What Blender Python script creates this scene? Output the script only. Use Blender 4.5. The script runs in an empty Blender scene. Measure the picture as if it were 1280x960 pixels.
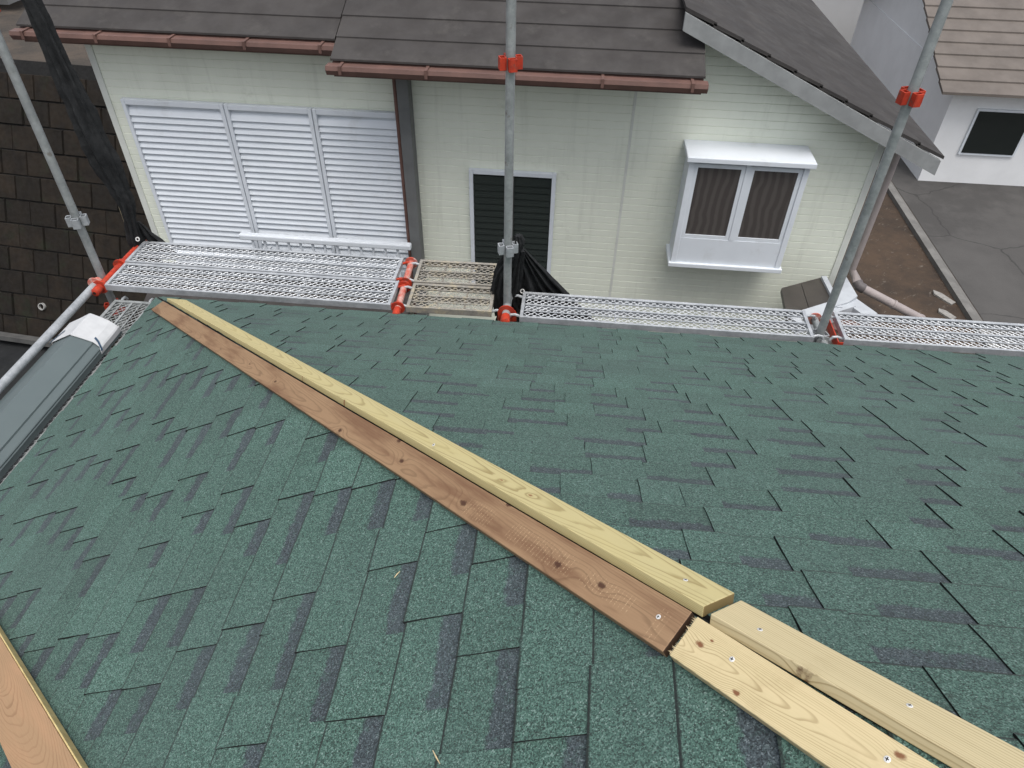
import bpy, bmesh, math, random
from mathutils import Vector, Matrix, noise
rnd = random.Random(7)
SC = bpy.context.scene
COL = SC.collection

# ------------------------------------------------------------------ camera
CAM = Vector((2.522, -3.458, 2.594)); YAW, PITCH, ROLL = [math.radians(a) for a in (-4.7, 41.66, 1.2)]
FPX = 887.5
_cy, _sy, _cp, _sp = math.cos(YAW), math.sin(YAW), math.cos(PITCH), math.sin(PITCH)
FWD = Vector((_sy*_cp, _cy*_cp, -_sp)); _r = Vector((_cy, -_sy, 0)); _u = _r.cross(FWD)
RGT = math.cos(ROLL)*_r + math.sin(ROLL)*_u; UPV = -math.sin(ROLL)*_r + math.cos(ROLL)*_u
cd = bpy.data.cameras.new('camera'); cam = bpy.data.objects.new('camera', cd); COL.objects.link(cam)
cd.sensor_width = 36; cd.lens = FPX/1280*36; cd.clip_start = .05; cd.clip_end = 2000
cam.matrix_world = Matrix(((RGT.x, UPV.x, -FWD.x, CAM.x), (RGT.y, UPV.y, -FWD.y, CAM.y), (RGT.z, UPV.z, -FWD.z, CAM.z), (0, 0, 0, 1)))
SC.camera = cam
def ray(x, y): return FWD + RGT*((x-640)/FPX) - UPV*((y-480)/FPX)
def on(x, y, n, d):
    v = ray(x, y); n = Vector(n); return CAM + v*((d-n.dot(CAM))/n.dot(v))
def PZ(x, y, z): return on(x, y, (0, 0, 1), z)
def PY(x, y, Y): return on(x, y, (0, 1, 0), Y)

# ------------------------------------------------------------------ light: bright overcast
EL, AZ = math.radians(71), math.radians(155)
w = bpy.data.worlds.new('World'); SC.world = w; w.use_nodes = True
nt = w.node_tree; bg = nt.nodes['Background']
sky = nt.nodes.new('ShaderNodeTexSky'); sky.sky_type = 'NISHITA'; sky.sun_disc = False
sky.sun_elevation = EL; sky.sun_rotation = AZ; sky.air_density = 1.0; sky.dust_density = 4.0; sky.ozone_density = 1.0
hs = nt.nodes.new('ShaderNodeHueSaturation'); hs.inputs['Saturation'].default_value = .35
nt.links.new(sky.outputs[0], hs.inputs['Color']); nt.links.new(hs.outputs[0], bg.inputs[0]); bg.inputs[1].default_value = .125
sl = bpy.data.lights.new('sun', 'SUN'); sl.energy = 1.1; sl.angle = math.radians(40); sl.color = (1, .97, .93)
so = bpy.data.objects.new('sun', sl); COL.objects.link(so)
so.rotation_euler = Vector((-math.sin(AZ)*math.cos(EL), -math.cos(AZ)*math.cos(EL), -math.sin(EL))).to_track_quat('-Z', 'Y').to_euler()
SC.view_settings.view_transform = 'Standard'; SC.view_settings.look = 'None'; SC.view_settings.gamma = 1
SC.view_settings.exposure = .74

# ------------------------------------------------------------------ helpers
def tag(o, label=None, cat=None, group=None, kind=None):
    if label: o['label'] = label
    if cat: o['category'] = cat
    if group: o['group'] = group
    if kind: o['kind'] = kind
    return o
def empty(name, loc, label, cat, group=None):
    o = bpy.data.objects.new(name, None); COL.objects.link(o); o.location = loc; o.empty_display_size = .1
    return tag(o, label, cat, group)
def build(name, verts, faces, mats, parent=None, mi=None, smooth=False, uv=None, tone=None, mw=None):
    """one mesh object; verts in world space, parented without moving"""
    me = bpy.data.meshes.new(name)
    inv = None
    if mw is not None: inv = None
    elif parent is not None:
        inv = world_of(parent).inverted(); verts = [inv @ Vector(v) for v in verts]
    me.from_pydata([tuple(v) for v in verts], [], faces)
    for m in (mats if isinstance(mats, (list, tuple)) else [mats]): me.materials.append(m)
    if mi: me.polygons.foreach_set('material_index', mi)
    if smooth: me.polygons.foreach_set('use_smooth', [True]*len(me.polygons))
    if uv:
        l = me.uv_layers.new(name='UVMap'); 
        idx = [0]*len(me.loops); me.loops.foreach_get('vertex_index', idx)
        flat = []
        for i in idx: flat += uv[i]
        l.data.foreach_set('uv', flat)
    if tone:
        a = me.attributes.new('tone', 'FLOAT_COLOR', 'POINT'); flat = []
        for c in tone: flat += [c[0], c[1], c[2], 1]
        a.data.foreach_set('color', flat)
    me.update()
    o = bpy.data.objects.new(name, me); COL.objects.link(o)
    if parent is not None: o.parent = parent
    if mw is not None: o.matrix_basis = mw
    return o
def world_of(o):
    m = o.matrix_basis.copy()
    while o.parent: o = o.parent; m = o.matrix_basis @ m
    return m
def resample(pts, rs, n):
    pts = [Vector(p) for p in pts]; o, q = [], []
    for i in range(n+1):
        t = i/n*(len(pts)-1); k = min(int(t), len(pts)-2); f = t-k
        o.append(pts[k].lerp(pts[k+1], f)); q.append(rs[k]+(rs[k+1]-rs[k])*f)
    return o, q
class MB:
    def __init__(s): s.v = []; s.f = []; s.m = []
    def add(s, v, f, mi=0):
        b = len(s.v); s.v += [Vector(p) for p in v]; s.f += [[i+b for i in q] for q in f]; s.m += [mi]*len(f); return s
    def box(s, a, b, mi=0):
        x0, y0, z0 = a; x1, y1, z1 = b
        v = [(x0,y0,z0),(x1,y0,z0),(x1,y1,z0),(x0,y1,z0),(x0,y0,z1),(x1,y0,z1),(x1,y1,z1),(x0,y1,z1)]
        return s.add(v, [(0,3,2,1),(4,5,6,7),(0,1,5,4),(1,2,6,5),(2,3,7,6),(3,0,4,7)], mi)
    def bevbox(s, a, b, e=.003, mi=0):
        bm = bmesh.new(); bmesh.ops.create_cube(bm, size=1)
        for v in bm.verts: v.co = Vector([(a[i]+b[i])/2 + v.co[i]*(b[i]-a[i]) for i in range(3)])
        bmesh.ops.bevel(bm, geom=bm.edges[:], offset=e, segments=2, affect='EDGES', profile=.5)
        s.bm(bm, mi); return s
    def bm(s, bm, mi=0):
        bm.verts.ensure_lookup_table(); bm.verts.index_update()
        s.add([v.co.copy() for v in bm.verts], [[v.index for v in f.verts] for f in bm.faces], mi); bm.free()
    def tube(s, pts, r, n=12, mi=0, caps=True, wob=0):
        pts = [Vector(p) for p in pts]; rs = r if isinstance(r, list) else [r]*len(pts); rings = []
        for i, p in enumerate(pts):
            d = (pts[min(i+1, len(pts)-1)] - pts[max(i-1, 0)]).normalized()
            a = d.cross(Vector((0, 0, 1))) if abs(d.z) < .9 else d.cross(Vector((1, 0, 0)))
            a.normalize(); b = d.cross(a)
            rings.append([p + (a*math.cos(2*math.pi*k/n) + b*math.sin(2*math.pi*k/n))*rs[i]*(1+wob*noise.noise(p*18+Vector((math.cos(2*math.pi*k/n)*2.2, math.sin(2*math.pi*k/n)*2.2, i*.31)))) for k in range(n)])
        f = [[i*n+k, i*n+(k+1) % n, (i+1)*n+(k+1) % n, (i+1)*n+k] for i in range(len(pts)-1) for k in range(n)]
        v = [q for rg in rings for q in rg]
        if caps: f += [list(range(n))[::-1], [(len(pts)-1)*n+k for k in range(n)]]
        return s.add(v, f, mi)
    def bundle(s, pts, rs, n=40, m=48, pleats=7, seed=0):
        P_, R_ = resample(pts, rs, m); base = len(s.v)
        for i, p in enumerate(P_):
            d = (P_[min(i+1, m)]-P_[max(i-1, 0)]).normalized(); a = d.cross(Vector((.3, 1, .2))).normalized(); b = d.cross(a)
            for k in range(n):
                th = 2*math.pi*k/n; nz = noise.noise(Vector((math.cos(th)*1.6, math.sin(th)*1.6, i*.09+seed)))
                r = R_[i]*(1+.20*math.sin(pleats*th+3*noise.noise(Vector((i*.05, seed, 1))))+.35*nz+.12*noise.noise(Vector((th*2, i*.35, seed+5))))
                s.v.append(p+(a*math.cos(th)+b*math.sin(th))*r)
        for i in range(m):
            for k in range(n): s.f.append([base+i*n+k, base+i*n+(k+1) % n, base+(i+1)*n+(k+1) % n, base+(i+1)*n+k]); s.m.append(0)
        s.f += [[base+k for k in range(n)][::-1], [base+m*n+k for k in range(n)]]; s.m += [0, 0]
        return s
    def prism(s, poly, ext, mi=0):
        n = len(poly); e = Vector(ext); v = [Vector(p) for p in poly] + [Vector(p)+e for p in poly]
        return s.add(v, [list(range(n))[::-1], list(range(n, 2*n))] + [[i, (i+1) % n, n+(i+1) % n, n+i] for i in range(n)], mi)
    def slab(s, quad, th, mi=0):
        q = [Vector(p) for p in quad]; n = (q[1]-q[0]).cross(q[3]-q[0]).normalized()
        return s.prism(q, -n*th, mi)
    def obj(s, name, mats, parent=None, smooth=False, kind=None, fixn=True):
        o = build(name, s.v, s.f, mats, parent, s.m, smooth)
        if fixn:
            bm = bmesh.new(); bm.from_mesh(o.data); bmesh.ops.recalc_face_normals(bm, faces=bm.faces[:]); bm.to_mesh(o.data); bm.free()
        if smooth:
            try: o.data.set_sharp_from_angle(angle=math.radians(40))
            except Exception: pass
        if kind: o['kind'] = kind
        return o

# ------------------------------------------------------------------ material helpers
class NT:
    def __init__(s, name, rough=.7, spec=.3, metal=0):
        s.mat = bpy.data.materials.new(name); s.mat.use_nodes = True; s.t = s.mat.node_tree
        s.b = s.t.nodes['Principled BSDF']; s.b.inputs['Roughness'].default_value = rough
        s.b.inputs['Specular IOR Level'].default_value = spec; s.b.inputs['Metallic'].default_value = metal
    def n(s, typ, **kw):
        nd = s.t.nodes.new('ShaderNode'+typ)
        for k, v in kw.items(): setattr(nd, k, v)
        return nd
    def l(s, a, b): s.t.links.new(a, b)
    def val(s, x, sock):
        if isinstance(x, (int, float)): sock.default_value = x
        elif isinstance(x, (tuple, list)): sock.default_value = tuple(x)+((1,) if len(x) == 3 and sock.type == 'RGBA' else ())
        else: s.l(x, sock)
    def m(s, op, a, b=0, c=0, clamp=False):
        nd = s.n('Math', operation=op, use_clamp=clamp)
        for i, x in enumerate((a, b, c)): s.val(x, nd.inputs[i])
        return nd.outputs[0]
    def mix(s, f, a, b, typ='MIX'):
        nd = s.n('Mix', data_type='RGBA', blend_type=typ); s.val(f, nd.inputs[0]); s.val(a, nd.inputs[6]); s.val(b, nd.inputs[7]); return nd.outputs[2]
    def noise(s, vec, scale, detail=3, rough=.55, dist=0):
        nd = s.n('TexNoise'); s.l(vec, nd.inputs['Vector']); nd.inputs['Scale'].default_value = scale
        nd.inputs['Detail'].default_value = detail; nd.inputs['Roughness'].default_value = rough; nd.inputs['Distortion'].default_value = dist
        return nd.outputs['Fac']
    def ramp(s, f, stops, interp='LINEAR'):
        nd = s.n('ValToRGB'); nd.color_ramp.interpolation = interp; e = nd.color_ramp.elements
        while len(e) < len(stops): e.new(.5)
        for i, (p, c) in enumerate(stops):
            e[i].position = p; e[i].color = tuple(c)+(1,) if isinstance(c, (tuple, list)) else (c, c, c, 1)
        s.l(f, nd.inputs[0]); return nd.outputs[0]
    def mapr(s, x, a, b, c=0, d=1, smooth=True):
        nd = s.n('MapRange', interpolation_type='SMOOTHSTEP' if smooth else 'LINEAR'); s.l(x, nd.inputs[0])
        for i, v in enumerate((a, b, c, d)): s.val(v, nd.inputs[i+1])
        return nd.outputs[0]
    def pos(s): return s.n('NewGeometry').outputs['Position']
    def obj(s): return s.n('TexCoord').outputs['Object']
    def sep(s, v):
        nd = s.n('SeparateXYZ'); s.l(v, nd.inputs[0]); return nd.outputs
    def comb(s, x, y, z):
        nd = s.n('CombineXYZ')
        for i, q in enumerate((x, y, z)): s.val(q, nd.inputs[i])
        return nd.outputs[0]
    def bump(s, h, st, dist=.01):
        nd = s.n('Bump'); nd.inputs['Strength'].default_value = st; nd.inputs['Distance'].default_value = dist; s.l(h, nd.inputs['Height']); s.l(nd.outputs[0], s.b.inputs['Normal'])
    def col(s, c): s.val(c, s.b.inputs['Base Color']); return s

def simple(name, a, b=None, scale=6, rough=.7, metal=0, spec=.3, bump=0, detail=5, stain=None):
    """two-tone mottled surface, optionally with blotchy stains"""
    k = NT(name, rough, spec, metal); P = k.pos()
    b = b or tuple(x*.75 for x in a)
    c = k.mix(k.mapr(k.noise(P, scale, detail, .62), .3, .7), a, b)
    if stain: c = k.mix(k.m('MULTIPLY', k.mapr(k.noise(P, stain[1], 6, .7), .52, .72), stain[2]), c, stain[0])
    k.col(c)
    r = k.mapr(k.noise(P, scale*3, 3), .3, .7, rough*.85, min(1, rough*1.15)); k.l(r, k.b.inputs['Roughness'])
    if bump: k.bump(k.noise(P, scale*8, 4), bump, .004)
    return k.mat

def shingle_mat():
    k = NT('green_granules', .85, .4); P = k.pos(); k.b.inputs['Sheen Weight'].default_value = .05; k.b.inputs['Sheen Roughness'].default_value = .45
    at = k.n('Attribute', attribute_name='tone'); sx = k.n('SeparateColor'); k.l(at.outputs['Color'], sx.inputs[0])
    tone, rec, v = sx.outputs[0], sx.outputs[1], sx.outputs[2]
    vo = k.n('TexVoronoi'); k.l(P, vo.inputs['Vector']); vo.inputs['Scale'].default_value = 470
    cs = k.n('SeparateColor'); k.l(vo.outputs['Color'], cs.inputs[0])
    cl = k.noise(P, 170, 3, .7)
    g = k.m('ADD', k.m('MULTIPLY', cs.outputs[0], .78), k.m('MULTIPLY', k.m('SUBTRACT', cl, .39), .75))
    green = k.ramp(g, [(.08, (.012, .022, .019)), (.34, (.034, .075, .060)), (.6, (.060, .126, .101)), (.82, (.102, .184, .153)), (.95, (.22, .29, .27))])
    purp = k.ramp(g, [(.08, (.011, .014, .018)), (.4, (.031, .039, .049)), (.75, (.062, .076, .090)), (.95, (.16, .19, .21))])
    # printed shadow band at the head of the recessed tabs (v = 0 at butt edge, 1 at the next course)
    wob = k.m('MULTIPLY', k.m('SUBTRACT', k.noise(P, 26, 4, .75), .5), .34)
    band = k.m('MULTIPLY', k.mapr(k.m('ADD', v, wob), .62, .70), rec)
    band = k.m('MULTIPLY', band, k.mapr(k.noise(P, 60, 3, .7), .25, .5, .45, .9))
    c = k.mix(band, green, purp)
    # bluish and brownish drift between strips, worn patches, grime
    big = k.noise(P, 1.7, 4, .6)
    c = k.mix(k.mapr(big, .35, .7, 0, .22), c, (.060, .088, .086))
    mul = k.m('SUBTRACT', k.m('ADD', .87, k.m('MULTIPLY', tone, .28)), k.m('MULTIPLY', rec, .05))
    c = k.mix(1, c, k.comb(mul, mul, mul), 'MULTIPLY')
    gr = k.m('MULTIPLY', k.mapr(k.noise(P, 8, 8, .78, 1.8), .575, .70), k.mapr(k.noise(P, 1.4, 2), .40, .56))
    c = k.mix(k.m('MULTIPLY', gr, .6), c, (.020, .026, .023))
    sf = k.m('MULTIPLY', k.mapr(k.noise(P, 23, 7, .8, 2.2), .63, .74), k.mapr(k.noise(P, 2.3, 2), .5, .66))
    c = k.mix(k.m('MULTIPLY', sf, .45), c, (.17, .21, .19))
    edge = k.m('MULTIPLY', k.mapr(v, .022, .055, 1, 0), k.mapr(k.noise(P, 9, 4, .7), .26, .46, .45, 1))  # dark cut rim, with contact shade painted along the butt edge
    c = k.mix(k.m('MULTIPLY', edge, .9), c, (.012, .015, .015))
    k.col(c)
    k.bump(k.m('ADD', cs.outputs[1], k.m('MULTIPLY', cl, 1.5)), .55, .0016)
    return k.mat

def wood_mat(name, light, dark, ring, knots, seed, pith=(-.02, -.06), taper=.03, freq=90, ringmix=.55, tint=None, chatter=None, endcol=None, knotcol=(.055, .022, .012)):
    """growth-ring grain sliced by the board (x along, y across, z thick), knots bend the rings"""
    k = NT(name, .62, .3); O = k.obj(); x, y, z = k.sep(O)
    sv = k.comb(k.m('MULTIPLY', x, .9), k.m('MULTIPLY', y, 5), k.m('ADD', k.m('MULTIPLY', z, 5), seed*3.1))
    n1 = k.m('SUBTRACT', k.noise(sv, 2.2, 3, .5), .5)
    yy = k.m('ADD', y, k.m('ADD', -pith[0], k.m('MULTIPLY', k.m('SINE', k.m('ADD', k.m('MULTIPLY', x, 1.3), seed)), .012)))
    zz = k.m('ADD', z, k.m('ADD', -pith[1], k.m('ADD', k.m('MULTIPLY', x, taper), k.m('MULTIPLY', k.m('SUBTRACT', k.noise(k.comb(x, seed*5.0, 0), .8, 1), .5), .022))))
    r = k.m('SQRT', k.m('ADD', k.m('MULTIPLY', yy, yy), k.m('MULTIPLY', zz, zz)))
    r = k.m('ADD', r, k.m('ADD', k.m('MULTIPLY', n1, .008), k.m('MULTIPLY', k.m('SUBTRACT', k.noise(k.comb(k.m('MULTIPLY', x, 6), k.m('MULTIPLY', y, 30), seed), 1, 2), .5), .0035)))
    kmask = None
    for (kx, ky, ks) in knots:
        dx = k.m('MULTIPLY', k.m('SUBTRACT', x, kx), .62); dy = k.m('SUBTRACT', y, ky)
        d2 = k.m('ADD', k.m('MULTIPLY', dx, dx), k.m('MULTIPLY', dy, dy))
        g = k.m('EXPONENT', k.m('MULTIPLY', d2, -1/(2*(ks*1.7)**2)))
        r = k.m('ADD', r, k.m('MULTIPLY', g, ks*.5))
        wv = k.m('MULTIPLY', k.m('SUBTRACT', k.noise(O, 130, 3), .5), ks*1.1)
        g2 = k.mapr(k.m('ADD', k.m('SQRT', d2), wv), ks*.35, ks*.95, 1, 0)
        kmask = g2 if kmask is None else k.m('MAXIMUM', kmask, g2)
    ph = k.m('MULTIPLY', r, freq*(1.0))
    fr = k.m('FRACT', ph)
    late = k.m('MULTIPLY', k.m('MULTIPLY', k.mapr(fr, .58, .88), k.mapr(fr, .9, 1.0, 1, 0)), k.mapr(k.noise(k.comb(k.m('MULTIPLY', x, 2), k.m('MULTIPLY', k.m('FLOOR', ph), 3.7), seed), 1, 1), .25, .7, .35, 1))
    fib = k.noise(k.comb(k.m('MULTIPLY', x, 14), k.m('MULTIPLY', y, 620), k.m('MULTIPLY', z, 620)), 1, 3, .7)
    c = k.mix(k.m('MULTIPLY', late, ringmix), light, dark)
    c = k.mix(k.mapr(fib, .35, .75, 0, .34), c, ring)
    bl = k.noise(k.comb(k.m('MULTIPLY', x, 3), k.m('MULTIPLY', y, 22), seed), 1, 5, .6)
    if tint: c = k.mix(k.mapr(bl, .42, .68, 0, tint[3]), c, tint[:3])
    if chatter:
        for (x0, x1, y0, y1) in chatter:
            mk = k.m('MULTIPLY', k.m('MULTIPLY', k.mapr(x, x0, x0+.02), k.mapr(x, x1-.02, x1, 1, 0)), k.m('MULTIPLY', k.mapr(y, y0, y0+.012), k.mapr(y, y1-.012, y1, 1, 0)))
            st = k.mapr(k.m('ABSOLUTE', k.m('SUBTRACT', k.m('FRACT', k.m('MULTIPLY', k.m('ADD', x, k.m('MULTIPLY', n1, .004)), 105)), .5)), .34, .47)
            ds = k.mapr(k.noise(k.comb(k.m('MULTIPLY', x, 60), k.m('MULTIPLY', y, 420), 0), 1, 2, .6), .46, .60)
            c = k.mix(k.m('MULTIPLY', k.m('MULTIPLY', st, ds), k.m('MULTIPLY', mk, .75)), c, (.46, .33, .20))
    if kmask is not None: c = k.mix(k.m('MULTIPLY', kmask, .93), c, knotcol)
    halo = k.mapr(k.noise(O, 9, 5, .7), .55, .8, 0, .25); c = k.mix(halo, c, dark)
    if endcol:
        nx_ = k.sep(k.n('TexCoord').outputs['Normal'])[0]; c = k.mix(k.mapr(k.m('ABSOLUTE', nx_), .7, .9, 0, .9), c, endcol)  # cut ends darkened: end grain plus painted-in shade of the butt gap
    k.col(c); k.bump(k.m('ADD', k.m('MULTIPLY', late, .6), fib), .18, .0015)
    return k.mat

def galv(name, a=(.50, .52, .54), b=(.30, .32, .335), rough=.42, dirt=None):
    k = NT(name, rough, .5, .35); P = k.pos()
    vo = k.n('TexVoronoi'); k.l(P, vo.inputs['Vector']); vo.inputs['Scale'].default_value = 60
    cs = k.n('SeparateColor'); k.l(vo.outputs['Color'], cs.inputs[0])
    f = k.m('ADD', k.m('MULTIPLY', k.mapr(k.noise(P, 9, 6, .7), .3, .7), .7), k.m('MULTIPLY', cs.outputs[0], .3))
    c = k.mix(f, a, b)
    if dirt: c = k.mix(k.mapr(k.noise(P, 14, 7, .75), dirt[1], dirt[1]+.16), c, dirt[0])
    k.col(c); k.l(k.mapr(k.noise(P, 22, 4), .3, .7, rough*.75, rough*1.4), k.b.inputs['Roughness']); return k.mat

M = {}
M['shingle'] = shingle_mat()
M['cut'] = simple('asphalt_cut_edge', (.010, .012, .012), (.018, .02, .02), 40, .95)
M['felt'] = simple('roof_felt', (.03, .034, .033), None, 8, .9)
M['galv'] = galv('galvanised_steel', (.46, .48, .50), (.27, .29, .30), .45, ((.2, .19, .175), .6))
M['galv_bright'] = galv('galvanised_bright', (.52, .54, .56), (.33, .35, .37), .42)
M['galv_dirty'] = galv('galvanised_mortar_splashed', (.36, .34, .30), (.22, .205, .18), .65, ((.42, .37, .27), .48))
M['pole'] = galv('scaffold_tube', (.36, .38, .38), (.22, .235, .235), .5, ((.15, .125, .105), .58))
M['orange'] = simple('worn_orange_paint', (.50, .05, .02), (.30, .028, .015), 16, .55, stain=((.12, .06, .045), 26, .9))
M['redpale'] = simple('scuffed_red_paint', (.45, .08, .05), (.5, .3, .26), 20, .55, stain=((.5, .45, .42), 26, .8))
M['net'] = simple('black_mesh_sheet', (.010, .011, .012), (.02, .021, .022), 30, .75, bump=.4)
M['zinc'] = simple('zinc_screw', (.72, .72, .7), (.6, .6, .58), 200, .5, .3)
M['dark'] = simple('dark_recess', (.012, .012, .012), None, 10, .9)
M['white'] = simple('white_aluminium', (.67, .71, .755), (.63, .67, .715), 3, .45, stain=((.45, .46, .46), 5, .3))
M['cream'] = simple('neighbour_trim', (.66, .68, .63), (.58, .6, .56), 5, .6)

# ================================================================== ROOF OF THE HOUSE
T = .5385; CC = 1/math.hypot(1, T); EXP = .143; S0 = -.024
def PF(face, u, s, h):
    if face == 'L': return Vector((s*CC - T*CC*h, -u, s*T*CC + CC*h))
    return Vector((u, -s*CC + T*CC*h, s*T*CC + CC*h))
ULEN = {'L': 6.0, 'R': 8.6}; SMAX = 4.05
house = empty('hip_roofed_house', (3.5, -3.5, -5.3), 'house under the camera, its hip roof covered in green asphalt shingles', 'house')
b = MB(); b.box((.45, -6.6, -5.3), (8.9, -.45, -.12)); b.obj('wall', simple('house_render', (.5, .5, .47), (.42, .42, .4), 5, .85, bump=.2), house)
b = MB(); b.box((.06, -7.0, -.16), (9.2, -.06, -.115)); b.obj('soffit', M['cream'], house)
slopes = {}
for fc in 'LR':
    U, sm = ULEN[fc], SMAX
    q = [PF(fc, 0, 0, 0), PF(fc, U, 0, 0), PF(fc, U, sm, 0), PF(fc, sm*CC, sm, 0)]
    b = MB(); n = PF(fc, 1, 1, 0) - PF(fc, 1, 1, .11); b.prism(q, n)
    slopes[fc] = b.obj('roof_slope', M['felt'], house)
def proj_area(vs):
    p = []
    for v in vs:
        d = v-CAM; z = d.dot(FWD)
        if z < .15: return 0
        p.append((640+FPX*d.dot(RGT)/z, 480-FPX*d.dot(UPV)/z))
    cx = sum(a for a, _ in p)/4; cyy = sum(a for _, a in p)/4
    inside = sum(1 for a, c in p if -10 < a < 1290 and 0 < c < 970)
    if inside == 0: return 0
    A = 0
    for i in range(4): x0, y0 = p[i]; x1, y1 = p[(i+1) % 4]; A += x0*y1-x1*y0
    return abs(A)/2*inside/4
pieces = []
for fc in 'LR':
    r2 = random.Random(11 if fc == 'L' else 23)
    for kcourse in range(int(SMAX/EXP)):
        s0 = S0 + kcourse*EXP; u = -.3 + r2.random()*.25; raised = r2.random() < .5; strip = r2.random()
        while u < ULEN[fc]:
            wd = r2.choice((.095, .12, .14, .16, .175, .20)) * r2.uniform(.92, 1.08)
            if not raised: wd *= r2.uniform(.85, 1.1)
            if r2.random() < .06: raised = not raised
            if r2.random() < .15: strip = r2.random()
            ua, ub = u, u+wd; u = ub; rz = raised; raised = not raised
            if ub < s0*CC + .012: continue
            lift = .0022*r2.random()**3 if rz else 0
            if rz and r2.random() < .025: lift += .004
            jit = r2.uniform(-.0035, .0035); skew = r2.uniform(-.003, .003)
            hb = (.0108 if rz else .0070); ht = (.0048 if rz else .0006)
            nu, nv = 4, 4; sv = [0, .03, .42, .8, 1.12]
            V, UV, TN = [], [], []
            tone = min(1, max(0, .5*strip + .5*r2.random()))
            lc = r2.choice((0, 1))
            for j in range(nv+1):
                for i in range(nu+1):
                    a = i/nu; vv = sv[j]
                    s = s0 + vv*EXP + (jit + skew*a if j < 2 else 0) + (.0012*noise.noise(Vector((ua*9+a*3, s0*7, 1))) if j == 0 else 0)
                    uu = ua + (ub-ua)*a + (r2.uniform(-.0012, .0012) if 0 < j and i in (0, nu) else 0) + (skew*.5 if i in (0, nu) else 0)*(1-vv)
                    lf = lift*(1-min(1, vv))**1.5*(a if lc else 1-a)
                    h = hb + (ht-hb)*min(1, vv/1.12) + lf + .0011*noise.noise(Vector((uu*5, s*5, kcourse*.7+(3 if fc == 'L' else 0))))*(1 if rz else .5)
                    if j == 0: h -= .0015
                    uu = max(uu, s*CC + .006)
                    V.append(PF(fc, uu, s, h)); TN.append((tone, 0 if rz else 1, min(1, vv)))
            F, MI = [], []
            W1 = nu+1
            for j in range(nv):
                for i in range(nu): F.append([j*W1+i, j*W1+i+1, (j+1)*W1+i+1, (j+1)*W1+i]); MI.append(0)
            # skirt: butt edge and two cut sides going down
            th = .0092 if rz else .0066
            dn = PF(fc, 0, 0, 0) - PF(fc, 0, 0, th)
            path = [j*W1 for j in range(nv, -1, -1)] + list(range(1, W1)) + [j*W1+nu for j in range(1, nv+1)]
            base = len(V)
            for q in path: V.append(V[q] + dn); TN.append(TN[q])
            for i in range(len(path)-1): F.append([path[i], base+i, base+i+1, path[i+1]]); MI.append(1)
            if fc == 'L': F = [f[::-1] for f in F]
            ar = proj_area([V[0], V[nu], V[nv*W1+nu], V[nv*W1]])
            pieces.append((ar, fc, V, F, MI, TN))
pieces.sort(key=lambda p: -p[0])
rest = {'L': [[], [], [], []], 'R': [[], [], [], []]}
for i, (ar, fc, V, F, MI, TN) in enumerate(pieces):
    if i < 298: build('shingle', V, F, [M['shingle'], M['cut']], slopes[fc], MI, False, None, TN)
    else:
        R_ = rest[fc]; bs = len(R_[0]); R_[0] += V; R_[1] += [[q+bs for q in f] for f in F]; R_[2] += MI; R_[3] += TN
for fc in 'LR':
    V, F, MI, TN = rest[fc]; o = build('shingle_field', V, F, [M['shingle'], M['cut']], slopes[fc], MI, False, None, TN); o['kind'] = 'stuff'
# fascia / drip edge
b = MB(); b.box((-.012, -6.0, -.15), (.0, .0, -.012)); b.box((.0, -.004, -.15), (8.6, .012, -.012)); b.obj('fascia', simple('dark_fascia', (.06, .055, .05), (.04, .037, .035), 8, .5), house)

# ================================================================== HIP BOARDS
HD = Vector((1, -1, T)).normalized()
def frame(fc):
    n = (PF(fc, 1, 1, 1) - PF(fc, 1, 1, 0)).normalized(); y = n.cross(HD).normalized()
    return Matrix(((HD.x, y.x, n.x, 0), (HD.y, y.y, n.y, 0), (HD.z, y.z, n.z, 0), (0, 0, 0, 1)))
FR = {'L': frame('L'), 'R': frame('R')}
def screw(parent, x, y, z):
    b = MB(); n = 14; r = .0045
    pr = [(0, r), (.0004, r*.98), (.0008, r*.72), (.0009, r*.5)]
    v = [(x+rr*math.cos(2*math.pi*k/n), y+rr*math.sin(2*math.pi*k/n), z+hh) for hh, rr in pr for k in range(n)]
    f = [[i*n+k, i*n+(k+1) % n, (i+1)*n+(k+1) % n, (i+1)*n+k] for i in range(3) for k in range(n)] + [[3*n+k for k in range(n)]]
    b.add(v, f); mw = world_of(parent); b.v = [mw @ q for q in b.v]
    s = b.obj('screw', M['zinc'], parent, True)
    c = MB()
    c.box((x-.0026, y-.0006, z+.0007), (x+.0026, y+.0006, z+.0011)); c.box((x-.0006, y-.0026, z+.0007), (x+.0006, y+.0026, z+.00125)); c.v = [mw @ q for q in c.v]
    c.obj('cross_recess', M['dark'], s)
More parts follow.
